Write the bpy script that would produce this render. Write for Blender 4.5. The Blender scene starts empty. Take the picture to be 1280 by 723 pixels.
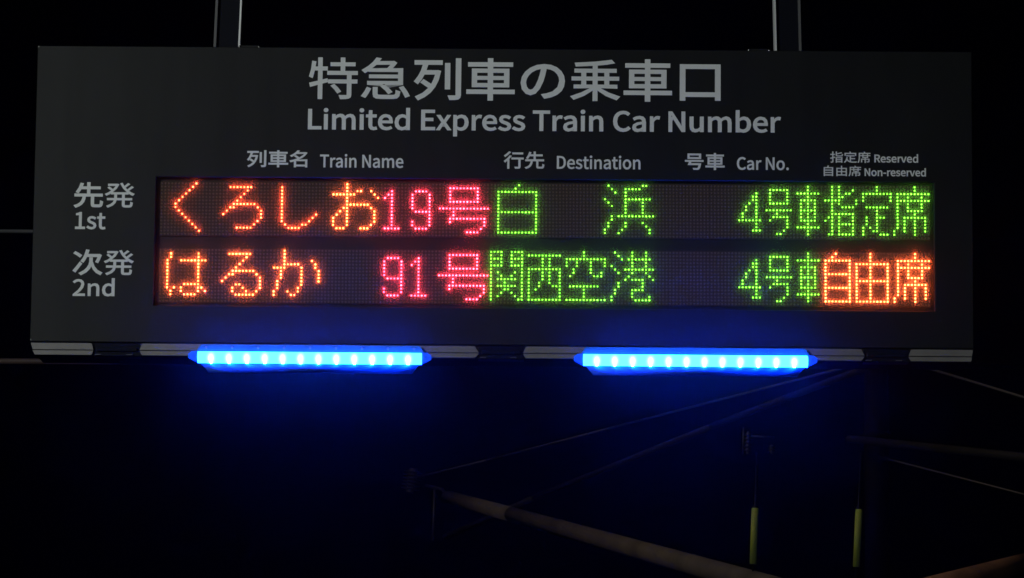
import bpy, bmesh, math, random
from mathutils import Vector, Matrix
S = bpy.context.scene
COL = S.collection
random.seed(7)
Z0 = 2.62                      # height of the display's datum above the platform

# ------------------------------------------------------------------ camera
CAM = (0.708474, -7.0, Z0 - 1.050549)
YAW, PITCH, ROLL, FPX = 0.013073, 0.144395, 0.007665, 5072.75
cd = bpy.data.cameras.new('camera')
cam = bpy.data.objects.new('camera', cd); COL.objects.link(cam)
F = Vector((-math.sin(YAW) * math.cos(PITCH), math.cos(YAW) * math.cos(PITCH), math.sin(PITCH)))
R = Vector((math.cos(YAW), math.sin(YAW), 0))
U = R.cross(F)
R2 = R * math.cos(ROLL) + U * math.sin(ROLL)
U2 = -R * math.sin(ROLL) + U * math.cos(ROLL)
m = Matrix((R2, U2, -F)).transposed().to_4x4(); m.translation = CAM
cam.matrix_world = m
cd.sensor_width = 36; cd.lens = 36 * FPX / 1280
cd.clip_start = 0.05; cd.clip_end = 300
S.camera = cam

# ------------------------------------------------------------------ world, light, exposure
w = bpy.data.worlds.new('World'); S.world = w; w.use_nodes = True
w.node_tree.nodes['Background'].inputs[0].default_value = (0.8, 0.9, 1.0, 1)
w.node_tree.nodes['Background'].inputs[1].default_value = 0.00004
S.view_settings.view_transform = 'Standard'; S.view_settings.look = 'None'
S.view_settings.exposure = 0; S.view_settings.gamma = 1
S.cycles.use_denoising = True
S.cycles.max_bounces = 5; S.cycles.diffuse_bounces = 3; S.cycles.volume_bounces = 0
S.cycles.sample_clamp_indirect = 4; S.cycles.sample_clamp_direct = 0
S.cycles.caustics_reflective = False; S.cycles.caustics_refractive = False
S.cycles.volume_step_rate = 5; S.cycles.filter_width = 1.55
S.cycles.use_light_tree = True

def area(name, loc, target, size, sy, power, col, spread=180):
    d = bpy.data.lights.new(name, 'AREA'); d.shape = 'RECTANGLE'; d.size = size; d.size_y = sy
    d.energy = power; d.color = col; d.spread = math.radians(spread)
    o = bpy.data.objects.new(name, d); COL.objects.link(o); o.location = loc
    o.rotation_euler = (Vector(target) - Vector(loc)).to_track_quat('-Z', 'Y').to_euler()
    return o
# fluorescent batten of the platform in front and left, then an added background light
area('platform_lamp', (-3.8, -5.0, 4.3), (0.6, 0, Z0), 1.2, 0.25, 46, (0.93, 1.0, 0.96), 100)
area('background_fill', (-6.0, 6.0, 9.0), (4.0, 19.0, 3.0), 1.5, 0.4, 95, (1.0, 0.80, 0.58), 120)

# ------------------------------------------------------------------ helpers
def mat(name, col, rough=0.5, metal=0.0, spec=0.5, noise=0.0, nscale=40, bump=0.0, emit=None, estr=1.0):
    mt = bpy.data.materials.new(name); mt.use_nodes = True
    nt = mt.node_tree; b = nt.nodes['Principled BSDF']
    b.inputs['Base Color'].default_value = (*col, 1); b.inputs['Roughness'].default_value = rough
    b.inputs['Metallic'].default_value = metal; b.inputs['Specular IOR Level'].default_value = spec
    if noise or bump:
        tc = nt.nodes.new('ShaderNodeTexCoord'); n = nt.nodes.new('ShaderNodeTexNoise')
        n.inputs['Scale'].default_value = nscale; n.inputs['Detail'].default_value = 6
        nt.links.new(tc.outputs['Object'], n.inputs['Vector'])
        if noise:
            mp = nt.nodes.new('ShaderNodeMapRange')
            mp.inputs[1].default_value = 0.3; mp.inputs[2].default_value = 0.7
            mp.inputs[3].default_value = 1 - noise; mp.inputs[4].default_value = 1 + noise
            nt.links.new(n.outputs[0], mp.inputs[0])
            mx = nt.nodes.new('ShaderNodeVectorMath'); mx.operation = 'SCALE'
            mx.inputs[0].default_value = col
            nt.links.new(mp.outputs[0], mx.inputs['Scale']); nt.links.new(mx.outputs[0], b.inputs['Base Color'])
        if bump:
            bp = nt.nodes.new('ShaderNodeBump'); bp.inputs['Strength'].default_value = bump
            bp.inputs['Distance'].default_value = 0.001
            nt.links.new(n.outputs[0], bp.inputs['Height']); nt.links.new(bp.outputs[0], b.inputs['Normal'])
    if emit:
        b.inputs['Emission Color'].default_value = (*emit, 1); b.inputs['Emission Strength'].default_value = estr
    return mt

M = dict(
    face=mat('charcoal_powder_coat', (0.0085, 0.0092, 0.0090), 0.42, 0, 0.34, noise=0.12, nscale=9, bump=0.05),
    edge=mat('charcoal_edge', (0.03, 0.032, 0.032), 0.4, 0, 0.6),
    house=mat('black_housing', (0.005, 0.005, 0.006), 0.6, 0, 0.1),
    print=mat('white_vinyl', (0.80, 0.82, 0.80), 0.6, noise=0.05, nscale=20),
    board=mat('led_board', (0.052, 0.034, 0.022), 0.75),
    lens=mat('unlit_led_lens', (0.165, 0.112, 0.080), 0.6),
    slot=mat('black_window_frame', (0.005, 0.005, 0.005), 0.55),
    alu=mat('grey_aluminium', (0.215, 0.205, 0.205), 0.5, 0.35, noise=0.10, nscale=30),
    clamp=mat('black_clamp', (0.006, 0.007, 0.010), 0.35, 0, 0.12),
    bolt=mat('steel_bolt', (0.75, 0.75, 0.74), 0.25, 1.0),
    pole=mat('dark_pole', (0.006, 0.007, 0.011), 0.5, 0, 0.08),
    trim=mat('edge_highlight_bright', (0.90, 0.91, 0.92), 0.5, 0.5),  # bright inner pole edge: highlight put into the colour
    dim_edge=mat('edge_highlight_dim', (0.115, 0.115, 0.12), 0.5),  # dim outer pole edge: weaker highlight put into the colour
    clear=mat('blue_lit_end', (0.25, 0.4, 0.75), 0.3),
    pipe=mat('brown_conduit', (0.036, 0.022, 0.020), 0.5, noise=0.3, nscale=12),
    gpipe=mat('galvanised_conduit', (0.035, 0.035, 0.037), 0.5, noise=0.3, nscale=12),
    tube=mat('weathered_steel_tube', (0.085, 0.074, 0.064), 0.8, noise=0.4, nscale=3),
    rust=mat('rusty_steel_tube', (0.22, 0.115, 0.075), 0.8, noise=0.6, nscale=4),
    glow_fin=mat('glow_fin_blue', (0.07, 0.20, 0.42), 0.9, 0, 0.1),  # blue put in to hold the halo colour under the bars
    strip=mat('glow_tinted_strip', (0.022, 0.115, 0.066), 0.45, noise=0.15, nscale=60),  # green tint put in for the colour of the bars' glow
    dim=mat('blackened_pipe', (0.014, 0.014, 0.015), 0.7, 0, 0.2, noise=0.3, nscale=5),
    mast=mat('black_mast', (0.0025, 0.0025, 0.003), 0.7, 0, 0.05),
    wire=mat('dull_wire', (0.045, 0.043, 0.042), 0.6),
    ins=mat('brown_insulator', (0.024, 0.024, 0.028), 0.5),
    sleeve=mat('yellow_green_sleeve', (0.31, 0.39, 0.05), 0.6, noise=0.08, nscale=5),
)
def translucent(name, col):
    mt = bpy.data.materials.new(name); mt.use_nodes = True
    nt = mt.node_tree; nt.nodes.clear(); N = nt.nodes.new; Lk = nt.links.new
    d = N('ShaderNodeBsdfDiffuse'); d.inputs[0].default_value = (*col, 1)
    t = N('ShaderNodeBsdfTranslucent'); t.inputs[0].default_value = (*col, 1)
    m_ = N('ShaderNodeMixShader'); Lk(d.outputs[0], m_.inputs[1]); Lk(t.outputs[0], m_.inputs[2]); m_.inputs[0].default_value = 0.6
    o = N('ShaderNodeOutputMaterial'); Lk(m_.outputs[0], o.inputs[0])
    return mt
M['clear'] = translucent('glow_tinted_end', (0.10, 0.55, 0.95))  # clear caps tinted blue for the light piped from the bar
def emitter(name, col, vary=True):
    mt = bpy.data.materials.new(name); mt.use_nodes = True
    nt = mt.node_tree; nt.nodes.clear()
    e = nt.nodes.new('ShaderNodeEmission'); e.inputs[0].default_value = (*col, 1); e.inputs[1].default_value = 1
    o = nt.nodes.new('ShaderNodeOutputMaterial'); nt.links.new(e.outputs[0], o.inputs[0])
    if vary:                                   # lamps age unevenly: every lamp has a strength of its own
        tc = nt.nodes.new('ShaderNodeTexCoord'); sn = nt.nodes.new('ShaderNodeVectorMath'); sn.operation = 'SNAP'
        sn.inputs[1].default_value = (0.006011, 10, 0.006)
        wn = nt.nodes.new('ShaderNodeTexWhiteNoise'); wn.noise_dimensions = '3D'
        mr = nt.nodes.new('ShaderNodeMapRange'); mr.inputs[3].default_value = 0.62; mr.inputs[4].default_value = 1.2
        nt.links.new(tc.outputs['Object'], sn.inputs[0]); nt.links.new(sn.outputs[0], wn.inputs[0])
        nt.links.new(wn.outputs['Value'], mr.inputs[0]); nt.links.new(mr.outputs[0], e.inputs[1])
    return mt
EM = dict(
    o=emitter('lit_led_orange', (27, 2.6, 0.85)),
    y=emitter('lit_led_amber', (27, 3.8, 0.95)),
    r=emitter('lit_led_red', (28, 1.3, 2.5)),
    g=emitter('lit_led_green', (1.6, 7.4, 0.34)),
)

def link(name, me, m, parent=None):
    if isinstance(me, bmesh.types.BMesh):
        b = me; me = bpy.data.meshes.new(name); b.to_mesh(me); b.free()
    if m: me.materials.clear(); me.materials.append(m)
    o = bpy.data.objects.new(name, me); COL.objects.link(o); o.parent = parent
    return o
def thing(name, label, cat, loc=(0, 0, 0), group=None, rot=(0, 0, 0)):
    o = bpy.data.objects.new(name, None); COL.objects.link(o); o.location = loc; o.rotation_euler = rot
    o.empty_display_size = 0.1
    o['label'] = label; o['category'] = cat
    if group: o['group'] = group
    return o
def box(b, x0, x1, y0, y1, z0, z1, bev=0.0):
    vs = [b.verts.new((x, y, z)) for x in (x0, x1) for y in (y0, y1) for z in (z0, z1)]
    fs = []
    for q in ((0, 1, 3, 2), (4, 6, 7, 5), (0, 4, 5, 1), (2, 3, 7, 6), (0, 2, 6, 4), (1, 5, 7, 3)):
        fs.append(b.faces.new([vs[i] for i in q]))
    if bev:
        es = {e for f in fs for e in f.edges}
        bmesh.ops.bevel(b, geom=list(es), offset=bev, segments=2, affect='EDGES', profile=0.5)
    return b
def prism(b, poly, y0, y1):
    """poly: list of (x, z); extruded from y0 to y1"""
    A = [b.verts.new((x, y0, z)) for x, z in poly]; B = [b.verts.new((x, y1, z)) for x, z in poly]
    n = len(poly)
    b.faces.new(A); b.faces.new(B[::-1])
    for i in range(n): b.faces.new((A[i], B[i], B[(i + 1) % n], A[(i + 1) % n]))
    bmesh.ops.recalc_face_normals(b, faces=b.faces)
    return b
def tube(b, p, q, r0, r1=None, n=12, cap=True):
    p, q = Vector(p), Vector(q); r1 = r0 if r1 is None else r1
    d = (q - p).normalized(); a = d.orthogonal().normalized(); c = d.cross(a)
    A, B = [], []
    for i in range(n):
        t = 2 * math.pi * i / n; v = a * math.cos(t) + c * math.sin(t)
        A.append(b.verts.new(p + v * r0)); B.append(b.verts.new(q + v * r1))
    for i in range(n):
        f = b.faces.new((A[i], A[(i + 1) % n], B[(i + 1) % n], B[i])); f.smooth = True
    if cap: b.faces.new(A[::-1]); b.faces.new(B)
    return b
def sweep(b, pts, r, n=8):
    for p, q in zip(pts, pts[1:]): tube(b, p, q, r, r, n)
    return b

# ------------------------------------------------------------------ the indicator sign
mm = 0.001
sign = thing('train_indicator_sign', 'wide black hanging train indicator board with red, orange and green dot-matrix rows and white lettering',
             'sign', (0.5993, 0, Z0 + 0.1315), rot=(0, 0.00177, 0))
CX, CZ = 599.3, 131.5
def X(x): return (x - CX) * mm
def Z(z): return (z - CZ) * mm
W2, H2 = 821.4 * mm, 262.8 * mm

# housing behind the face
b = bmesh.new(); box(b, -W2 + 0.006, W2 - 0.006, 0.014, 0.15, -H2 + 0.004, H2 - 0.004, 0.004)
link('housing', b, M['house'], sign)
# face panel with its window cut out
wx0, wx1, wz0, wz1 = X(-8.3), X(1353.2), Z(-66.2), Z(161.6)
b = bmesh.new()
def ring(y, o):
    return [b.verts.new((x, y, z)) for x, z in ((-W2 + o, -H2 + o), (W2 - o, -H2 + o), (W2 - o, H2 - o), (-W2 + o, H2 - o))]
def wring(y, o=0.0):
    return [b.verts.new((x, y, z)) for x, z in ((wx0 - o, wz0 - o), (wx1 + o, wz0 - o), (wx1 + o, wz1 + o), (wx0 - o, wz1 + o))]
rings = [ring(0.014, 0), ring(0.0012, 0), ring(0.0, 0.0012), wring(0.0, 0.0008), wring(0.0008), wring(0.0138)]
for A, B in zip(rings, rings[1:]):
    for i in range(4):
        b.faces.new((A[i], A[(i + 1) % 4], B[(i + 1) % 4], B[i]))
bmesh.ops.recalc_face_normals(b, faces=b.faces)
face = link('face_panel', b, M['face'], sign)

# rain and dust: faint upright streaks that only change how the coating shines
nt = M['face'].node_tree; tc = nt.nodes.new('ShaderNodeTexCoord'); mp = nt.nodes.new('ShaderNodeMapping')
mp.inputs['Scale'].default_value = (26, 26, 2.2); nz = nt.nodes.new('ShaderNodeTexNoise'); nz.inputs['Scale'].default_value = 1; nz.inputs['Detail'].default_value = 8
mr = nt.nodes.new('ShaderNodeMapRange'); mr.inputs[1].default_value = .35; mr.inputs[2].default_value = .65; mr.inputs[3].default_value = .405; mr.inputs[4].default_value = .440
nt.links.new(tc.outputs['Object'], mp.inputs[0]); nt.links.new(mp.outputs[0], nz.inputs['Vector'])
nt.links.new(nz.outputs[0], mr.inputs[0]); nt.links.new(mr.outputs[0], nt.nodes['Principled BSDF'].inputs['Roughness'])

GLYPHS = {
  '-': (121, '16,86 106,86 106,110 16,110'),
  '.': (97, '49,-5 65,2 72,20 65,37 49,44 32,37 26,20 32,2'),
  '1': (194, '31,0 172,0 172,27 120,27 120,257 96,257 72,246 42,238 42,218 88,218 88,27 31,27'),
  '2': (194, '15,0 177,0 177,28 106,28 64,25 117,81 152,134 165,186 155,226 129,252 90,261 60,257 36,244 14,224 33,206 57,227 86,235 112,229 128,211 133,185 120,138 82,83 15,19'),
  'C': (223, '132,-5 163,0 189,12 211,32 193,53 166,32 133,24 91,37 63,73 54,129 64,185 92,220 134,233 164,226 187,209 204,230 187,245 163,257 134,261 97,255 66,238 42,211 26,174 20,128 26,82 41,45 65,18 96,1'),
  'D': (241, '35,0 101,0 143,6 176,22 200,49 215,85 220,129 215,174 200,209 176,235 142,251 99,257 35,257|68,27 68,230 97,230 129,226 155,214 173,193 183,165 187,129 183,94 173,65 155,44 129,31 97,27'),
  'E': (206, '35,0 187,0 187,28 68,28 68,121 165,121 165,149 68,149 68,229 183,229 183,257 35,257'),
  'L': (190, '35,0 180,0 180,28 68,28 68,257 35,257'),
  'N': (253, '35,0 66,0 66,135 62,215 63,215 91,162 185,0 218,0 218,257 187,257 187,123 192,42 190,42 162,95 68,257 35,257'),
  'R': (222, '68,135 68,230 111,230 145,226 166,212 173,185 166,157 145,140 111,135|176,0 213,0 147,112 178,126 198,150 205,185 201,213 189,233 170,247 145,254 116,257 35,257 35,0 68,0 68,109 114,109'),
  'T': (210, '89,0 121,0 121,229 199,229 199,257 11,257 11,229 89,229'),
  'a': (197, '76,-5 109,3 139,23 140,23 143,0 169,0 169,117 162,158 141,185 103,195 61,187 29,170 41,148 67,162 98,168 122,161 134,144 137,120 71,107 33,84 21,49 28,20 47,2|85,21 68,24 56,34 51,51 59,73 87,89 137,99 137,46 111,28'),
  'b': (216, '116,-5 141,0 164,13 182,34 194,62 199,98 190,149 164,183 123,195 92,187 63,168 64,202 64,279 32,279 32,0 58,0 61,20 62,20 89,2|111,22 89,27 64,42 64,142 90,161 115,168 144,159 160,135 165,98 158,57 139,31'),
  'd': (217, '97,-5 129,3 155,22 156,22 159,0 185,0 185,279 153,279 153,206 154,173 130,189 101,195 60,183 30,148 19,95 28,41 55,7|104,22 76,31 58,56 51,95 59,133 79,159 106,168 130,163 153,148 153,48 129,29'),
  'e': (194, '109,-5 144,1 172,15 160,36 138,25 113,21 81,29 59,52 50,88 178,88 179,106 170,153 145,184 103,195 78,191 55,178 36,157 23,129 18,95 23,60 36,33 55,12 80,0|49,110 59,142 79,163 104,169 129,163 146,143 151,110'),
  'i': (96, '32,0 64,0 64,190 32,190|48,229 64,235 70,251 64,266 48,271 33,266 27,251 33,235'),
  'm': (324, '32,0 64,0 64,138 89,160 112,167 132,162 144,145 147,116 147,0 179,0 179,138 204,160 227,167 247,162 259,145 263,116 263,0 294,0 294,120 288,161 269,186 237,195 204,185 174,159 164,178 146,191 121,195 90,186 62,162 58,190 32,190'),
  'n': (214, '32,0 64,0 64,138 90,160 116,167 137,162 149,145 152,116 152,0 184,0 184,120 178,161 159,186 126,195 91,186 62,162 58,190 32,190'),
  'o': (212, '106,-5 133,0 157,12 176,33 189,60 194,95 189,130 176,158 157,178 133,191 106,195 79,191 55,178 36,158 23,130 18,95 23,60 36,33 55,12 79,0|106,22 77,31 58,57 51,95 58,133 77,159 106,168 135,159 154,133 161,95 154,57 135,31'),
  'p': (217, '32,-80 64,-80 64,-16 63,18 90,1 116,-5 141,0 164,13 182,34 194,62 199,98 190,149 164,183 123,195 91,187 62,168 58,190 32,190|111,22 89,27 64,42 64,142 91,161 115,168 144,159 160,135 165,98 158,57 139,31'),
  'r': (136, '32,0 64,0 64,122 79,148 95,162 112,166 131,163 137,191 116,195 96,190 78,176 62,155 58,190 32,190'),
  's': (164, '82,-5 120,3 143,24 151,52 142,81 120,98 93,110 73,118 58,128 52,143 56,156 68,166 88,170 111,165 131,153 146,173 120,189 87,195 52,188 29,168 22,141 30,115 51,97 77,86 98,78 114,66 120,50 116,35 104,24 83,20 53,27 27,43 11,22 43,3'),
  't': (132, '92,-5 110,-2 127,2 121,27 99,21 82,26 72,38 70,58 70,164 121,164 121,190 70,190 70,244 43,244 40,190 9,188 9,164 38,164 38,59 43,25 60,3'),
  'u': (213, '88,-5 112,0 132,12 151,30 152,30 154,0 181,0 181,190 149,190 149,55 124,31 97,23 77,28 65,45 62,74 62,190 29,190 29,70 36,29 55,4'),
  'v': (182, '73,0 111,0 178,190 146,190 110,82 93,26 91,26 74,82 38,190 5,190'),
  'x': (174, '5,0 39,0 64,44 84,78 85,78 106,44 134,0 169,0 106,96 164,190 131,190 107,148 91,117 89,117 70,148 45,190 10,190 68,99'),
  'の': (350, '167,225 159,176 147,130 129,83 111,56 94,48 78,54 64,75 58,111 63,141 77,169 99,195 130,214|196,225 228,218 254,203 273,181 285,154 289,124 276,72 243,37 200,20 170,15 187,-11 232,0 269,20 296,47 312,81 318,123 312,163 294,199 266,227 229,245 184,251 135,244 93,223 60,192 39,153 31,109 40,59 63,27 93,15 124,28 151,64 175,124 187,175'),
  '乗': (350, '161,133 161,93 111,93 111,133|161,156 111,156 111,195 161,195|187,133 239,133 239,93 187,93|187,156 187,195 239,195 239,156|283,289 173,274 41,265 47,243 161,249 161,218 39,218 39,195 85,195 85,156 20,156 20,133 85,133 85,93 34,93 34,70 141,70 82,31 14,3 32,-19 101,13 161,57 161,-28 187,-28 187,57 248,11 317,-21 336,2 267,30 208,70 319,70 319,93 265,93 265,133 331,133 331,156 265,156 265,195 314,195 314,218 187,218 187,251 248,258 301,268'),
  '先': (350, '162,294 162,239 100,239 113,280 86,286 67,227 36,173 58,161 75,186 90,214 162,214 162,144 21,144 21,118 113,118 108,85 98,55 81,30 55,9 16,-8 33,-30 74,-10 103,14 122,44 134,79 140,118 207,118 207,15 210,-8 222,-19 246,-22 296,-22 317,-17 329,3 334,44 310,55 308,21 303,6 293,3 249,3 236,5 233,15 233,118 329,118 329,144 188,144 188,214 304,214 304,239 188,239 188,294'),
  '列': (350, '225,254 225,57 251,57 251,254|297,292 297,6 295,0 289,-1 246,-1 255,-27 288,-26 309,-22 320,-12 324,6 324,292|63,106 117,63 76,20 28,-8 43,-30 85,-5 122,28 152,72 175,127 189,193 173,198 169,197 90,197 105,250 200,250 200,275 21,275 21,250 78,250 64,198 44,152 19,114 39,97 62,131 81,173 161,173 148,127 131,86 78,125'),
  '口': (350, '44,257 44,-19 72,-19 72,11 279,11 279,-18 307,-18 307,257|72,37 72,231 279,231 279,37'),
  '号': (350, '91,256 258,256 258,209 91,209|65,280 65,186 285,186 285,280|22,154 22,130 94,130 71,67 255,67 244,20 232,0 215,-4 155,-1 162,-13 165,-26 224,-27 241,-25 254,-18 271,13 284,79 286,91 110,91 123,130 327,130 327,154'),
  '名': (350, '92,185 146,142 82,114 16,96 30,71 88,89 88,-28 114,-28 114,-9 271,-9 271,-28 297,-28 297,119 158,119 213,154 260,198 296,250 278,261 273,259 150,259 172,289 142,295 115,260 76,226 24,196 43,175 88,203 126,235 257,235 219,192 171,156 112,200|271,15 114,15 114,95 271,95'),
  '定': (350, '78,132 67,74 45,25 13,-12 34,-29 64,6 86,50 108,20 135,-1 166,-14 203,-21 244,-22 326,-22 336,4 246,4 188,8 188,79 293,79 293,103 188,103 188,161 278,161 278,186 74,186 74,161 161,161 161,15 135,30 113,52 97,84 105,130|149,289 165,255 29,255 29,178 55,178 55,230 294,230 294,178 321,178 321,255 195,255 175,297'),
  '席': (350, '98,88 98,-13 124,-13 124,64 190,64 190,-29 216,-29 216,64 285,64 285,15 284,11 279,10 240,11 247,-12 279,-12 299,-9 309,0 311,15 311,88 216,88 216,115 273,115 273,171 331,171 331,193 273,193 273,224 248,224 248,193 157,193 157,224 132,224 132,193 79,193 79,171 132,171 132,115 190,115 190,88|248,171 248,137 157,137 157,171|164,289 179,259 42,259 42,158 41,101 32,41 11,-15 33,-29 55,31 65,97 68,158 68,235 333,235 333,259 209,259 189,297'),
  '急': (350, '92,63 92,12 96,-9 112,-20 143,-23 224,-23 250,-19 264,-3 270,30 245,39 243,14 236,3 222,1 145,1 123,3 118,12 118,63|144,73 173,44 194,15 216,29 193,58 164,86|269,63 292,24 308,-12 333,-1 316,34 292,72|51,63 35,28 15,-4 39,-15 58,18 74,53|113,295 91,262 59,229 18,199 36,180 62,198 62,190 261,190 261,161 66,161 66,140 261,140 261,110 54,110 54,88 287,88 287,212 216,212 246,257 229,269 224,268 127,268 141,290|78,212 111,246 210,246 186,212'),
  '指': (350, '293,273 242,256 180,241 180,293 154,293 154,193 159,170 174,158 206,155 287,155 314,160 328,178 335,214 311,223 308,195 301,182 286,179 207,179 185,182 180,193 180,219 250,234 313,254|179,47 293,47 293,10 179,10|179,68 179,103 293,103 293,68|154,126 154,-28 179,-28 179,-12 293,-12 293,-26 319,-26 319,126|64,294 64,223 15,223 15,199 64,199 64,123 11,109 19,83 64,97 64,3 63,-2 58,-4 23,-4 31,-28 60,-27 78,-23 87,-14 90,3 90,104 137,119 133,143 90,131 90,199 132,199 132,223 90,223 90,294'),
  '次': (350, '20,251 57,227 88,202 104,224 73,248 36,270|15,26 39,7 108,115 88,133 50,74|159,294 145,239 126,190 101,149 126,134 146,168 164,209 293,209 281,172 267,141 290,130 309,174 326,225 307,236 302,235 173,235 187,289|199,192 199,170 198,137 190,100 171,62 137,25 84,-9 104,-29 161,8 197,50 217,93 241,42 274,2 319,-26 336,-2 284,30 249,80 227,144 227,169 227,192'),
  '特': (350, '160,74 185,45 203,17 224,30 205,58 180,86|225,294 225,256 157,256 157,232 225,232 225,188 136,188 136,163 268,163 268,121 142,121 142,96 268,96 268,5 266,0 261,-2 215,-2 223,-28 256,-27 278,-23 290,-14 293,5 293,96 333,96 333,121 293,121 293,163 335,163 335,188 250,188 250,232 319,232 319,256 250,256 250,294|34,267 27,202 14,148 34,137 48,197 74,197 74,111 16,95 22,68 74,85 74,-28 99,-28 99,93 136,105 133,129 99,119 99,197 133,197 133,222 99,222 99,294 74,294 74,222 51,222 56,263'),
  '由': (350, '66,98 161,98 161,20 66,20|284,98 284,20 187,20 187,98|66,124 66,200 161,200 161,124|284,124 187,124 187,200 284,200|161,294 161,226 40,226 40,-28 66,-28 66,-6 284,-6 284,-27 311,-27 311,226 187,226 187,294'),
  '発': (350, '310,250 259,205 236,232 288,276 268,290 225,249 203,293 180,286 213,223 258,170 93,170 136,215 166,272 149,280 144,279 44,279 44,256 131,256 117,232 98,209 56,244 39,230 82,193 47,166 10,147 26,127 53,141 79,158 79,145 116,145 116,98 116,92 35,92 35,68 113,68 102,39 75,13 28,-9 44,-30 99,-2 128,31 140,68 204,68 204,12 207,-11 218,-22 241,-26 287,-26 307,-21 318,-3 323,32 299,43 296,7 285,-1 245,-1 233,1 231,12 231,68 314,68 314,92 231,92 231,145 272,145 272,158 296,141 322,127 340,150 306,167 274,190 329,236|143,145 204,145 204,92 143,92 143,98'),
  '自': (350, '84,144 271,144 271,92 84,92|84,169 84,221 271,221 271,169|84,68 271,68 271,16 84,16|159,295 146,246 57,246 57,-28 84,-28 84,-9 271,-9 271,-27 299,-27 299,246 172,246 190,291'),
  '行': (350, '152,273 152,248 325,248 325,273|93,294 57,254 12,218 28,197 76,237 119,284|137,176 137,151 255,151 255,6 253,0 246,-2 191,-1 200,-27 241,-27 266,-23 278,-13 282,6 282,151 334,151 334,176|107,219 63,161 9,113 27,91 67,127 67,-29 93,-29 93,156 132,210'),
  '車': (350, '55,212 55,76 161,76 161,47 19,47 19,23 161,23 161,-29 188,-29 188,23 333,23 333,47 188,47 188,76 296,76 296,212 188,212 188,238 321,238 321,262 188,262 188,294 161,294 161,262 29,262 29,238 161,238 161,212|81,134 161,134 161,98 81,98|188,134 270,134 270,98 188,98|81,190 161,190 161,154 81,154|188,190 270,190 270,154 188,154'),
}
PRINTED = [
  ('特急列車の乗車口', -345.34, 177.54, 0.26288, 0.22693, 1.3),
  ('Limited Express Train Car Number', -347.08, 117.2, 0.14966, 0.13424, 1.1),
  ('列車名', -450.04, 51.43, 0.10695, 0.09071, 0.6),
  ('Train Name', -320.91, 49.2, 0.07752, 0.08482, 0.55),
  ('行先', 1.05, 51.81, 0.1037, 0.09257, 0.6),
  ('Destination', 92.16, 49.63, 0.07953, 0.08482, 0.55),
  ('号車', 316.81, 51.99, 0.10333, 0.09071, 0.6),
  ('Car No.', 408.28, 50.28, 0.07811, 0.08288, 0.55),
  ('指定席', 571.87, 65.37, 0.06849, 0.06056, 0.25),
  ('Reserved', 648.28, 64.81, 0.05272, 0.05136, 0.45),
  ('自由席', 557.58, 41.44, 0.06639, 0.05635, 0.25),
  ('Non-reserved', 631.24, 40.58, 0.04944, 0.04981, 0.45),
  ('先発', -752.33, -21.18, 0.15564, 0.13487, 0.95),
  ('1st', -750.41, -63.16, 0.11432, 0.11206, 0.75),
  ('次発', -751.27, -140.69, 0.156, 0.13591, 0.95),
  ('2nd', -749.89, -181.45, 0.12401, 0.10919, 0.75),
]

THIN = {'特': 0.8, '発': 0.45, '席': 0.4, '急': 1.0, '乗': 1.0}
def embolden(P, d):
    # move every edge of a counter-clockwise outline outward by d (holes run the other way and shrink)
    Q = [P[0]]
    for q in P[1:]:
        if math.dist(q, Q[-1]) > 0.12: Q.append(q)
    if math.dist(Q[0], Q[-1]) < 0.12: Q.pop()
    out = []; n = len(Q)
    for i in range(n):
        a, b_, c = Q[i - 1], Q[i], Q[(i + 1) % n]
        l1, l2 = math.dist(a, b_), math.dist(b_, c)
        n1 = ((b_[1] - a[1]) / l1, -(b_[0] - a[0]) / l1); n2 = ((c[1] - b_[1]) / l2, -(c[0] - b_[0]) / l2)
        k = 1 + n1[0] * n2[0] + n1[1] * n2[1]
        k = max(k, 0.55)
        out.append((b_[0] + d * (n1[0] + n2[0]) / k, b_[1] + d * (n1[1] + n2[1]) / k))
    return out
def printed(s, ox, oz, sx, sz, off, parent):
    cu = bpy.data.curves.new('lettering', 'CURVE'); cu.dimensions = '2D'; cu.fill_mode = 'BOTH'
    cu.extrude = 0.00015
    pen = 0
    for ch in s:
        if ch == ' ': pen += 78; continue
        adv, d = GLYPHS[ch]
        for lp in d.split('|'):
            P = [tuple(map(int, t.split(','))) for t in lp.split()]
            P = embolden([(ox + (x + pen) * sx, oz + y * sz) for x, y in P], min(off, THIN.get(ch, 9)))
            sp = cu.splines.new('POLY'); sp.points.add(len(P) - 1); sp.use_cyclic_u = True
            for i, (x, y) in enumerate(P): sp.points[i].co = (x * mm, y * mm, 0, 1)
        pen += adv
    o = bpy.data.objects.new('tmp', cu); COL.objects.link(o)
    bpy.context.view_layer.update()
    me = bpy.data.meshes.new_from_object(o.evaluated_get(bpy.context.evaluated_depsgraph_get()))
    bpy.data.objects.remove(o); me.name = 'lettering'
    me.transform(Matrix.Rotation(math.pi / 2, 4, 'X'))       # text plane -> upright, facing -y
    me.transform(Matrix.Translation((0, -0.0002, 0)))
    return link('lettering', me, M['print'], parent)
for ln in PRINTED: printed(*ln, face)

# dark board behind the window, with the bar between the two rows
b = bmesh.new(); box(b, wx0 + .0005, wx1 - .0005, 0.0125, 0.0135, wz0 + .0005, wz1 - .0005)
link('window_board', b, M['slot'], sign)

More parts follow.
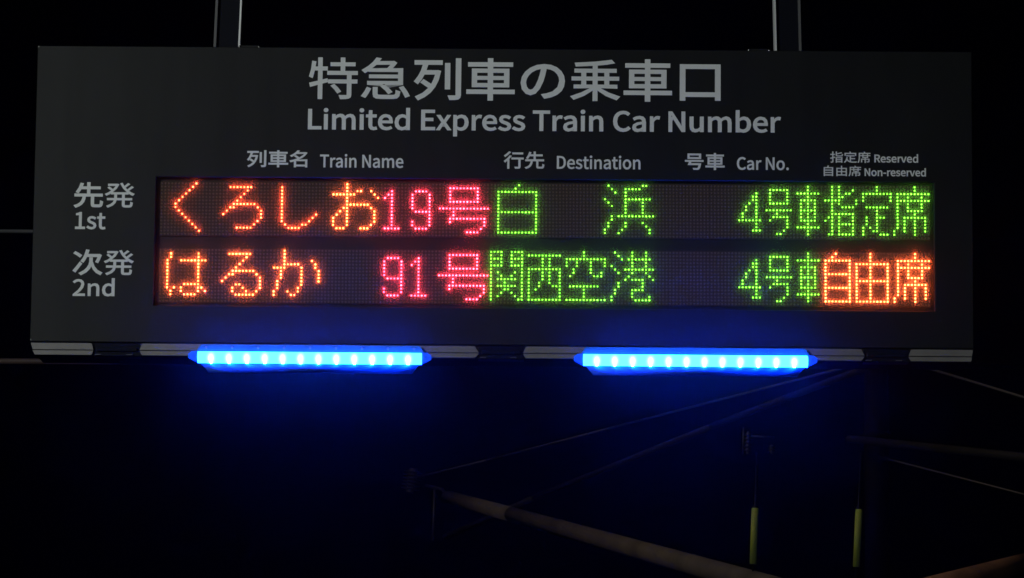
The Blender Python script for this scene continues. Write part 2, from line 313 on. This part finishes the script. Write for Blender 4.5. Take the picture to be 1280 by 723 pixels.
# --- LED rows: 224 x 16 lamps of 6 mm pitch in seven 32-column modules
P6 = 6.0; GAP = 0.345
def led_x(T): return ((T + 0.5) * P6 + GAP * (T // 32) - 708.5) * 1.00125 + 708.5
bars = lambda s: [int(c, 16) for c in s]
def rows(spec):
    """'r:cols' rows; cols as list of a-b ranges and single numbers"""
    out = set()
    for part in spec.split(';'):
        part = part.strip()
        if not part: continue
        rr, cc = part.split(':')
        r0, r1 = (rr.split('-') + [rr])[:2] if '-' in rr else (rr, rr)
        for c in cc.split(','):
            a, z = (c.split('-') if '-' in c else (c, c))
            for r in range(int(r0), int(r1) + 1):
                for k in range(int(a), int(z) + 1): out.add((k, r))
    return out
KU = '0:6;1:5;2:4;3:3;4:2;5:1;6-7:0;8:1;9:2;10:3;11:4;12:5;13:6;14:7'
RO = '1:2-8;2:7;3:6;4:5;5:4;6:3-9;7:2,3,10;8:1,11;9:0,11;10:11;11:10;12:9;13:4-8'
SHI = '1-11:0;12:1,6,7;13:2-5;11:8;10:9;9:10'
O = '0-1:4;2:4,7,8,11;3:0-6,12;4:4,13;5:4;6:4-10;7:3,4,11;8:2,4,12;9:1,4,12;10-11:0,4,12;12:0,4,11;13:1-3,8-10'
D1 = '2:2;3:1,2;4:0,2;5-12:2;13:0-4'
D9 = '2:1-4;3-7:0,5;8:1-5;9-10:5;11-12:0,5;13:1-4'
GOU = '1:3-11;2-4:3,11;5:3-11;7:0-14;8-9:4;10:3-13;11:3,13;12:13;13:12;14:8-11'
HAKU = '0:6;1:5;2:0-11;3-7:0,11;8:0-11;9-13:0,11;14:0-11'
HAMA = '0:1,11,12;1:2,6-10;2:3,6;3:6;4:0,6-13;5:1,6,11;6:2,6,11;7-8:6,11;9:2,4-14;10:2;11:1,6,11;12:1,6,12;13:0,5,13;14:0,4,13'
D4 = '2:5;3-4:4,5;5:3,5;6-7:2,5;8-9:1,5;10:0-6;11-12:5;13:4-6'
GO2 = '1:1-6;2-4:1,6;5:1-6;7:0-7;8:3;9:2-6;10:1,6;11-12:6;13:5;14:3,4'
SHA = '0-1:3;2:0-6;3:3;4:1-5;5-6:1,3,5;7:1-5;8-9:1,3,5;10:1-5;11:3;12:0-6;13-14:3'
SHI2 = '0:2,4;1:2,4,8;2:2,4,6,7;3:2,4,5;4:0-4,9;5:2,4,9;6:2,5-8;7:2;8:2-8;9:1,2,4,8;10:0,2,4,8;11:2,4-8;12-13:2,4,8;14:1,2,4-8'
TEI = '0-1:4;2:0-8;3-4:0,8;6:1-7;7-8:4;9:1,4-6;10-11:1,4;12:0,2,4;13:0,3,4;14:0,5-7'
SEKI = '0-1:6;2:1-10;3:1,4,8;4:1-10;5-6:1,4,8;7:1,4-8;8:1,6;9:1,3-9;10-12:1,3,6,9;13:0,3,6,9;14:0,6'
HA = '1-2:1,9;3:0,4-11;4-9:0,9;10:0,5-9;11:0,2,4,9,10;12:1,4,9,11;13:1,5-8'
RU = '1:2-8;2:7;3:6;4:5;5:4;6:3-9;7:2,3,10;8:1,11;9:0,11;10:4,5,11;11:3,6,11;12:3,7,10;13:4-9'
KA = '0-2:3;3:3,11;4:3-7,12;5:0-3,8,12;6-8:2,8,13;9:1,8,13;10:1,8;11:1,7;12:0,4,7;13:0,5,6'
KAN = '0:0-3,6-9;1:0,3,6,9;2:0-3,6-9;3:0,3,6,9;4:0-3,6-9;5:0,9;6:0,2,7,9;7:0,3,6,9;8:0,2-7,9;9:0,4,9;10:0,2-7,9;11:0,4,5,9;12:0,3,6,9;13:0,2,7,9;14:0,8,9'
SAI = '1:0-9;2-4:4,6;5:0-9;6-8:0,4,6,9;9:0,3,6,9;10:0,3,7-9;11:0,2,9;12-13:0,9;14:0-9'
KUU = '0-1:5;2:0-11;3-4:0,3,7,11;5:2,7;6:2,7,10;7:1,8-10;10:1-9;11-13:5;14:0-11'
KOU = '0:1,6,10;1:2,6,10;2:3,5-11;3:6,10;4:0,6,10;5:1,4-12;6:2,6,10;7:5,11;8:4,6-9,12;9-10:2,9;11:1,6-9;12:1,6;13:0,6,11;14:0,7-11'
JI = '0:3;1:2;2:0-7;3-5:0,7;6:0-7;7-9:0,7;10:0-7;11-13:0,7;14:0-7'
YUU = '0-2:4;3:0-9;4-7:0,4,9;8:0-9;9-13:0,4,9;14:0-9'
LINE1 = [(4, KU, 'o'), (18, RO, 'o'), (35, SHI, 'o'), (50, O, 'y'), (65, D1, 'r'), (73, D9, 'r'), (81, GOU, 'r'),
         (98, HAKU, 'g'), (129, HAMA, 'g'), (168, D4, 'g'), (176, GO2, 'g'), (185, SHA, 'g'), (193, SHI2, 'g'), (204, TEI, 'g'), (213, SEKI, 'g')]
LINE2 = [(2, HA, 'y'), (18, RU, 'y'), (33, KA, 'y'), (65, D9, 'r'), (73, D1, 'r'), (81, GOU, 'r'),
         (96, KAN, 'g'), (107, SAI, 'g'), (118, KUU, 'g'), (131, KOU, 'g'), (168, D4, 'g'), (176, GO2, 'g'), (185, SHA, 'g'), (193, JI, 'y'), (202, YUU, 'y'), (213, SEKI, 'y')]

def dome_grid(cells, r, h, y, n=8, base=0.0006):
    """domes facing -y at cells [(x, z)] in metres; a short collar and two rings each"""
    V, Fc = [], []
    prof = [(r, y), (r, y - base), (r * 0.78, y - base - h * 0.62), (r * 0.40, y - base - h * 0.92)]
    for cx, cz in cells:
        k = len(V)
        for rr, yy in prof:
            for i in range(n):
                t = 2 * math.pi * i / n
                V.append((cx + rr * math.cos(t), yy, cz + rr * math.sin(t)))
        V.append((cx, y - base - h, cz))
        for j in range(len(prof) - 1):
            for i in range(n):
                a = k + j * n + i; c = k + j * n + (i + 1) % n
                Fc.append((a, c, c + n, a + n))
        tip = k + len(prof) * n; j = k + (len(prof) - 1) * n
        for i in range(n): Fc.append((j + i, j + (i + 1) % n, tip))
    me = bpy.data.meshes.new('dots'); me.from_pydata(V, [], Fc); me.update()
    for p in me.polygons: p.use_smooth = True
    return me
BY = 0.0082                                   # front of the LED boards, inside the window
for z1, line in ((151.2, LINE1), (32.8, LINE2)):
    # the boards are mounted a hair out of square with the casing
    bd = bmesh.new()
    for k in range(7):
        box(bd, X(led_x(32 * k) - 2.95), X(led_x(32 * k + 31) + 2.95), BY, 0.0123, Z(z1 - 91.8), Z(z1 + 4.3))
    row = link('display_row', bd, M['board'], sign); row.rotation_euler = (0, -0.00177, 0)
    lit = {}
    for T0, spec, c in line:
        cells = []
        for (k, r) in sorted(rows(spec)):
            lit[(T0 + k, r)] = c; cells.append((X(led_x(T0 + k)), Z(z1 + 1.1 - r * P6)))
        rad = {'g': 1.38, 'r': 1.55, 'o': 1.58, 'y': 1.60}[c] * mm
        link('lit_character', dome_grid(cells, rad, rad * 0.95, BY), EM[c], row)
    dark = [(X(led_x(T)), Z(z1 + 1.1 - r * P6)) for T in range(224) for r in range(16) if (T, r) not in lit]
    o = link('unlit_lamps', dome_grid(dark, 1.9 * mm, 1.2 * mm, BY, n=6), M['lens'], row); o['kind'] = 'stuff'

# added matt cover over both rows: scatters a little light into halos round the dots
def cover_material():
    mt = bpy.data.materials.new('halo_acrylic'); mt.use_nodes = True
    nt = mt.node_tree; nt.nodes.clear(); N = nt.nodes.new; Lk = nt.links.new
    tr = N('ShaderNodeBsdfTransparent'); tr.inputs[0].default_value = (0.92, 0.92, 0.93, 1)
    tl = N('ShaderNodeBsdfTranslucent'); tl.inputs[0].default_value = (0.98, 0.90, 0.86, 1)
    mx = N('ShaderNodeMixShader'); mx.inputs[0].default_value = COVER
    Lk(tr.outputs[0], mx.inputs[1]); Lk(tl.outputs[0], mx.inputs[2])
    o = N('ShaderNodeOutputMaterial'); Lk(mx.outputs[0], o.inputs[0])
    bk = bpy.data.materials.new('halo_acrylic_back'); bk.use_nodes = True
    nt = bk.node_tree; nt.nodes.clear()
    tr = nt.nodes.new('ShaderNodeBsdfTransparent'); o = nt.nodes.new('ShaderNodeOutputMaterial')
    nt.links.new(tr.outputs[0], o.inputs[0])
    return mt, bk
COVER = 0.20
cm, cb = cover_material()
b = bmesh.new(); box(b, wx0 + .0003, wx1 - .0003, 0.0020, 0.0032, wz0 + .0003, wz1 - .0003)
cv = link('halo_cover', b, cm, sign); cv.data.materials.append(cb)
for p in cv.data.polygons: p.material_index = 0 if p.normal.y > 0.9 else 1

# --- aluminium rail under the face, in four lengths between black clamps
def rail(x0, m0, x1, m1):
    """x0/x1: ends at top and bottom; m0/m1: ends at mid height (mm)"""
    b = bmesh.new()
    zt, zm1, zm2, zb = -133.4, -144.6, -146.4, -153.8
    a0, a1 = (x0 + m0) / 2, (x1 + m1) / 2
    prism(b, [(X(x0), Z(zt)), (X(x1), Z(zt)), (X(m1), Z(zm1)), (X(m0), Z(zm1))], 0.001, 0.03)
    bx0 = x0 if m0 < x0 else 2 * m0 - x0      # left outer end goes on slanting inward
    bx1 = x1 if m1 > x1 else 2 * m1 - x1
    prism(b, [(X(m0), Z(zm2)), (X(m1), Z(zm2)), (X(bx1), Z(zb)), (X(bx0), Z(zb))], 0.001, 0.03)
    prism(b, [(X(m0 + 2), Z(zm1)), (X(m1 - 2), Z(zm1)), (X(m1 - 2), Z(zm2)), (X(m0 + 2), Z(zm2))], 0.0045, 0.03)
    return link('rail_segment', b, M['alu'], sign)
rail(-220.5, -217, -114.5, -111)
rail(-26.5, -30.5, 553, 560.5)
rail(642.5, 637.5, 1225, 1231)
rail(1312, 1307.5, 1419, 1417.4)
for x0, x1 in ((-112, -29), (559, 639), (1229, 1309)):
    b = bmesh.new()
    box(b, X(x0), X(x1), 0.006, 0.04, Z(-155.2), Z(-131.6), 0.001)
    box(b, X(x0 + 6), X(x1 - 6), 0.002, 0.006, Z(-147), Z(-140), 0.0008)
    box(b, X(x0 + 14), X(x1 - 14), 0.001, 0.006, Z(-155.6), Z(-150.5), 0.0008)
    c = link('clamp', b, M['clamp'], sign)
    for xa, ln_ in ((x0 + 4, 10), (x1 - 24, 11)):  # lighter slivers standing for glints on the black block
        b = bmesh.new(); box(b, X(xa), X(xa + ln_), -0.002, 0.004, Z(-154.2), Z(-152.6), 0.0003)
        link('clamp_glint', b, mat('glint_grey', (0.09, 0.09, 0.10), 0.5), c)
# dark underside channel
b = bmesh.new(); box(b, X(-212), X(1412), 0.012, 0.11, Z(-155), Z(-131.6), 0.001)
link('bottom_channel', b, M['house'], sign)

# --- hanger poles: dark square tube, its edge highlights made as light and dim strips
def pole(xc, lean, inner):
    b = bmesh.new(); b_in = bmesh.new(); b_out = bmesh.new()
    h0, h1 = H2 - 0.004, H2 + 0.62
    def col(bb, x0, x1, y0, y1):
        vs = []
        for z in (h0, h1):
            dx = lean * (z - h0)
            vs.append([bb.verts.new((x + dx, y, z)) for x, y in ((x0, y0), (x1, y0), (x1, y1), (x0, y1))])
        for i in range(4): bb.faces.new((vs[0][i], vs[0][(i + 1) % 4], vs[1][(i + 1) % 4], vs[1][i]))
        bb.faces.new(vs[0][::-1]); bb.faces.new(vs[1]); bmesh.ops.recalc_face_normals(bb, faces=bb.faces)
    x = X(xc)
    col(b, x - 0.0195, x + 0.0195, 0.052, 0.092)
    s = inner
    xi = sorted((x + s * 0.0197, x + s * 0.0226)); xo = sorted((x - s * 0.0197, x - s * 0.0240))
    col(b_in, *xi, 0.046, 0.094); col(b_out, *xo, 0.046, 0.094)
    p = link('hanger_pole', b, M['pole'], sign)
    link('highlight_strip', b_in, M['trim'], p); link('highlight_strip', b_out, M['dim_edge'], p)
    return p
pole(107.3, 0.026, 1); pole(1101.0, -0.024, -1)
for x0, x1 in ((132, 167), (1029.5, 1066.5)):
    b = bmesh.new(); box(b, X(x0), X(x1), 0.02, 0.07, H2 - 0.0035, H2 + 0.0072, 0.0008)
    br = link('top_bracket', b, M['face'], sign)
    for xx in (x0 + .3, x1 - .3):
        b = bmesh.new(); tube(b, (X(xx), 0.018, H2 + 0.0012), (X(xx), 0.018, H2 + 0.0058), 0.0017, n=8)
        tube(b, (X(xx), 0.018, H2 + 0.0005), (X(xx), 0.018, H2 + 0.0012), 0.0026, n=6)
        link('bolt', b, M['bolt'], br)
for xx, zz in ((-W2 + 0.0022, H2 - 0.0022), (-W2 + 0.0016, -H2 + 0.0030)):
    b = bmesh.new(); tube(b, (xx, -0.0009, zz), (xx, 0.001, zz), 0.0013, 0.0019, n=8)
    link('corner_rivet', b, M['bolt'], sign)

# ------------------------------------------------------------------ blue LED bars under the sign
def bar_material():
    mt = bpy.data.materials.new('blue_diffuser'); mt.use_nodes = True
    nt = mt.node_tree; nt.nodes.clear(); N = nt.nodes.new; Lk = nt.links.new
    tc = N('ShaderNodeTexCoord'); sep = N('ShaderNodeSeparateXYZ'); Lk(tc.outputs['Object'], sep.inputs[0])
    def mth(op, a, b_=None, c=None):
        n = N('ShaderNodeMath'); n.operation = op
        for i, v in enumerate((a, b_, c)):
            if v is None: continue
            if hasattr(v, 'is_output'): Lk(v, n.inputs[i])
            else: n.inputs[i].default_value = v
        return n.outputs[0]
    u = mth('DIVIDE', sep.outputs[0], 0.0311)
    fr = mth('SUBTRACT', mth('FRACT', u), 0.5)                     # LEDs sit at half-integer places
    dx = mth('MULTIPLY', fr, 0.0311)
    gx = mth('POWER', mth('DIVIDE', dx, 0.0044), 2)
    dz = mth('ADD', sep.outputs[2], 0.0022)
    gz = mth('POWER', mth('DIVIDE', dz, 0.0066), 2)
    g = mth('EXPONENT', mth('MULTIPLY', mth('ADD', gx, gz), -1))
    spot = mth('MULTIPLY', g, 1.0)
    cr = N('ShaderNodeMix'); cr.data_type = 'RGBA'; cr.clamp_factor = False
    Lk(spot, cr.inputs['Factor'])
    cr.inputs['A'].default_value = (0.235, 3.8, BAR_B, 1); cr.inputs['B'].default_value = (2.4, 20, BAR_B * 2.5, 1)
    e = N('ShaderNodeEmission'); Lk(cr.outputs['Result'], e.inputs[0])
    o = N('ShaderNodeOutputMaterial'); Lk(e.outputs[0], o.inputs[0])
    return mt
BAR_B = 85.0
BM = bar_material(); CH = emitter('blue_led_chip', (4, 90, 2000), False)
def bar_proto():
    t = thing('blue_light_bar', 'x', 'light bar')
    # origin at the bar's centre; 0.389 m long
    b = bmesh.new(); n = 14; L = 0.1945
    prof = [(-0.0105 * math.cos(math.pi * (i / n - 0.5)) , 0.0004 + 0.0098 * math.sin(math.pi * (i / n - 0.5))) for i in range(n + 1)]
    prof += [(0.004, 0.0102), (0.004, -0.0094)]
    A = [b.verts.new((-L, y, z)) for y, z in prof]; B = [b.verts.new((L, y, z)) for y, z in prof]
    for i in range(len(prof)):
        j = (i + 1) % len(prof); b.faces.new((A[i], A[j], B[j], B[i]))
    b.faces.new(A); b.faces.new(B); bmesh.ops.recalc_face_normals(b, faces=b.faces)
    link('diffuser', b, BM, t)
    for k in range(12):
        cx = (k - 5.5) * 0.0311
        b = bmesh.new(); box(b, cx - .0022, cx + .0022, -0.0055, -0.0005, -0.0105, -0.0086, 0.0005)
        link('led_lamp', b, CH, t)
    for s in (-1, 1):
        b = bmesh.new()
        a, c = s * (L + .0003), s * (L + 0.0165)
        prism(b, [(a, -0.0085), (s * (L + .006), -0.0070), (c, -0.0015), (c, 0.0050), (s * (L + .010), 0.0098), (a, 0.0100)][::s], -0.009, 0.003)
        tube(b, (s * (L + .007), -0.0098, 0.0015), (s * (L + .007), -0.0085, 0.0015), 0.0024, n=10)
        link('end_cap', b, M['clear'], t)
    b = bmesh.new()  # mounting plate, raised over the rail to show its blue glow
    prism(b, [(-L - .002, -0.006), (L + .002, -0.006), (L + .004, 0.0115), (L - .004, 0.0232), (-L + .004, 0.0232), (-L - .004, 0.0115)], 0.0045, 0.0085)
    st = link('glow_mounting_strip', b, M['strip'], t)
    for k in range(9):  # small raised dots standing for reflections of the LEDs
        b = bmesh.new(); cx = (k - 4) * 0.0452
        tube(b, (cx, 0.0034, 0.0180), (cx, 0.0046, 0.0180), 0.0018, 0.0024, n=10)
        link('reflection_dot', b, M['alu'], st)
    # added curved fin that catches the tube's light as a halo below
    b = bmesh.new(); n = 12; r = 0.0150; A = []
    prof = [(0.0046, -0.0062)] + [(0.0046 + r * (1 - math.cos(k * math.pi / 2 / n)), -0.0090 - r * math.sin(k * math.pi / 2 / n)) for k in range(n + 1)] + [(0.0200, -0.0235), (0.0200, -0.0062)]
    A = [b.verts.new((-L + .004 - .9 * min(0, z + .009), y, z)) for y, z in prof]; B = [b.verts.new((L - .004 + .9 * min(0, z + .009), y, z)) for y, z in prof]
    for i in range(len(prof)):
        j = (i + 1) % len(prof); f = b.faces.new((A[i], A[j], B[j], B[i])); f.smooth = 1 <= i < n + 1
    b.faces.new(A[::-1]); b.faces.new(B); bmesh.ops.recalc_face_normals(b, faces=b.faces)
    link('halo_fin', b, M['glow_fin'], t)
    return t
def place(t, x, z, rz):
    t.location = (x, -0.0125, z); t.rotation_euler = (0, rz, 0)
bar = bar_proto(); bar['group'] = 'blue light bars under the indicator sign'
bar['label'] = 'glowing blue light bar under the left half of the sign'
place(bar, 0.2668, Z0 - 0.1578, 0.0018)
b2 = bar.copy(); COL.objects.link(b2); b2['label'] = 'glowing blue light bar under the right half of the sign'
for ch in list(bar.children):
    c = ch.copy(); COL.objects.link(c); c.parent = b2
place(b2, 0.9362, Z0 - 0.1586, 0.0018)

# ------------------------------------------------------------------ pipes and overhead-line gear behind the sign
def at(px, py, y):
    """a point of the place, seen at (px, py) in the photograph and standing y metres behind the sign"""
    d = F + R2 * ((px - 640) / FPX) + U2 * ((361.5 - py) / FPX)
    return Vector(CAM) + d * ((y + 7.0) / d.y)
def rod(name, label, cat, p, q, r0, m_, r1=None, n=14):
    b = bmesh.new(); c = p.copy()
    tube(b, p - c, q - c, r0, r1, n)
    o = link(name, b, m_); o.location = c; o['label'] = label; o['category'] = cat
    return o
b = bmesh.new(); p, q = at(-260, 450.5, 0.30), at(1540, 459, 0.30)
tube(b, p, q, 0.0052, n=12)
o = link('conduit_pipe', b, M['pipe']); o['label'] = 'thin brown conduit running level just under the bottom edge of the sign'; o['category'] = 'pipe'
b = bmesh.new(); p, q = at(-260, 287, 0.42), at(1540, 302.5, 0.42)
tube(b, p, q, 0.0036, n=12)
o = link('conduit_pipe', b, M['gpipe']); o['label'] = 'thin grey pipe crossing behind the middle of the sign, seen beyond both ends'; o['category'] = 'pipe'
def lathe(b, p, q, prof, n=14):
    p, q = Vector(p), Vector(q); d = (q - p).normalized(); a = d.orthogonal().normalized(); c = d.cross(a)
    L = (q - p).length; R_ = []
    for t, r in prof:
        R_.append([b.verts.new(p + d * (L * t) + (a * math.cos(2 * math.pi * i / n) + c * math.sin(2 * math.pi * i / n)) * r) for i in range(n)])
    for A, B in zip(R_, R_[1:]):
        for i in range(n): b.faces.new((A[i], A[(i + 1) % n], B[(i + 1) % n], B[i])).smooth = True
    b.faces.new(R_[0][::-1]); b.faces.new(R_[-1])
def insulator(p, q, r, sheds, parent, org):
    prof = [(0, r * .45), (.06, r * .45)]
    for k in range(sheds):
        t = .08 + .84 * k / sheds; s = .84 / sheds
        prof += [(t, r * .4), (t + s * .35, r), (t + s * .5, r), (t + s * .6, r * .42)]
    prof += [(.94, r * .45), (1, r * .45)]
    b = bmesh.new(); lathe(b, Vector(p) - org, Vector(q) - org, prof)
    return link('insulator', b, M['ins'], parent)
def rodpart(name, pts, r0, m_, parent, org, r1=None, n=12):
    b = bmesh.new()
    for p, q in zip(pts, pts[1:]): tube(b, p - org, q - org, r0, r1, n)
    return link(name, b, m_, parent)

# cantilever of the overhead line: long steel tube rising toward its insulator, a tie rod and a brace
org = at(560, 622, 18)
t = thing('overhead_line_bracket', 'dim steel cantilever tube slanting down to the right below the sign with thin tie rods', 'bracket', org)
rodpart('main_tube', [org, at(640, 643.5, 15.5), at(1020, 749, 7.5)], 0.043, M['tube'], t, org, n=20)
rodpart('neck', [at(533, 607, 18.6), at(553, 612, 18.3), org], 0.010, M['ins'], t, org)
insulator(at(517, 586, 18.8), at(512, 616, 18.8), 0.060, 6, t, org)
rodpart('tie_rod', [at(516, 598, 18.8), at(608, 575.5, 17.5), at(760, 536, 15.2), at(985, 478, 12.4), at(1086, 452, 12.05)], 0.0060, M['wire'], t, org)
rodpart('brace', [at(556, 671, 19), at(668, 622, 17.8), at(890, 533, 15), at(985, 497, 13.1), at(1088, 458, 12.05)], 0.018, M['dim'], t, org)
rodpart('drop_rod', [at(543, 612, 18.4), at(541, 676, 18.4)], 0.008, M['ins'], t, org)
# coupling sleeves on the tube
for px, py, y in ((700, 660.3, 14.2), (865, 706, 10.7)):
    a = at(px, py, y); d = (at(1020, 745, 7.5) - at(640, 642.5, 15.5)).normalized()
    rodpart('coupling', [a - d * .05, a + d * .05], 0.0465, M['tube'], t, org)

# rust-brown beam in the bottom right corner
org = at(1110, 753, 11)
t = thing('rusty_beam', 'rust brown tube rising out of the bottom right corner of the picture', 'beam', org)
rodpart('main_tube', [org, at(1345, 694, 12.3)], 0.068, M['rust'], t, org, n=18)

b = bmesh.new(); o0 = at(1098, 800, 12); tube(b, o0 - o0, at(1094, 380, 12) - o0, 0.060, 0.056, n=20)
tube(b, at(1094.6, 452, 12) - o0, at(1094.4, 440, 12) - o0, 0.066, n=20); tube(b, at(1096, 552, 12) - o0, at(1095.8, 541, 12) - o0, 0.066, n=20)
o = link('line_mast', b, M['mast']); o.location = o0; o['label'] = 'near-black steel mast standing behind the right part of the sign, hardly visible'; o['category'] = 'mast'
rod('stay_wire', 'thin dull wire falling to the right from under the right end of the sign', 'wire', at(1096, 441, 9), at(1310, 506, 7), 0.0055, M['wire'])
rod('cross_pipe', 'faint horizontal pipe far behind at the right edge below the sign', 'pipe', at(1062, 549, 11.9), at(1330, 577, 9), 0.019, M['dim'])
rod('stay_wire', 'faint thin wire below the horizontal pipe at the right edge', 'wire', at(1098, 571, 11.9), at(1330, 631, 11), 0.005, M['wire'])

# two guy wires wearing yellow-green guard sleeves
def guy(x0, x1, xs0, ys0, xs1, ys1, y, lab):
    org = at(x1, 790, y)
    t = thing('guy_wire', lab, 'guy wire', org, 'guy wires with yellow-green sleeves')
    rodpart('wire', [org, at(x0, 566, y)], 0.0040, M['clamp'], t, org, n=8)
    s = rodpart('guard_sleeve', [at(xs1, ys1, y), at(xs0, ys0, y)], 0.0138, M['sleeve'], t, org, 0.0145, n=16)
    rodpart('collar', [at(xs0, ys0 + .3, y), at(xs0 + .1, ys0 - 3.0, y)], 0.0125, M['clamp'], t, org)
guy(946, 939, 944, 635.5, 941.3, 705.5, 8.6, 'left one of two guy wires with a yellow-green sleeve below the sign')
guy(1076, 1067, 1073.8, 637, 1070.4, 709, 8.8, 'right one of two guy wires with a yellow-green sleeve below the sign')
# twin insulator hanger above the left guy wire
org = at(950, 546, 9.2)
t = thing('insulator_hanger', 'small dark fitting with two hanging insulators above the left yellow-green sleeve', 'fitting', org)
rodpart('crossbar', [at(938, 545.5, 9.2), at(968, 547, 9.2)], 0.0045, M['ins'], t, org)
insulator(at(935.5, 540, 9.2), at(934.5, 568, 9.2), 0.0150, 5, t, org)
insulator(at(965, 556, 9.2), at(964.5, 568, 9.2), 0.0150, 3, t, org)
rodpart('hanger_rod', [at(929.5, 534, 9.2), at(928.5, 568, 9.2)], 0.004, M['ins'], t, org)


# ------------------------------------------------------------------ added thin volume for the bloom round the lights
def glow_haze(dens, g):
    b = bmesh.new(); box(b, -9, 13, -9, 34, -1, 14)
    mt = bpy.data.materials.new('glow_volume'); mt.use_nodes = True
    nt = mt.node_tree; nt.nodes.clear()
    v = nt.nodes.new('ShaderNodeVolumePrincipled'); v.inputs['Color'].default_value = (0.86, 0.74, 1, 1)
    v.inputs['Density'].default_value = dens; v.inputs['Anisotropy'].default_value = g
    o = nt.nodes.new('ShaderNodeOutputMaterial'); nt.links.new(v.outputs[0], o.inputs['Volume'])
    h = link('glow_haze', b, mt); h['kind'] = 'stuff'
    return h
GLOW_DENS = 0.0021
glow_haze(GLOW_DENS, 0.98)
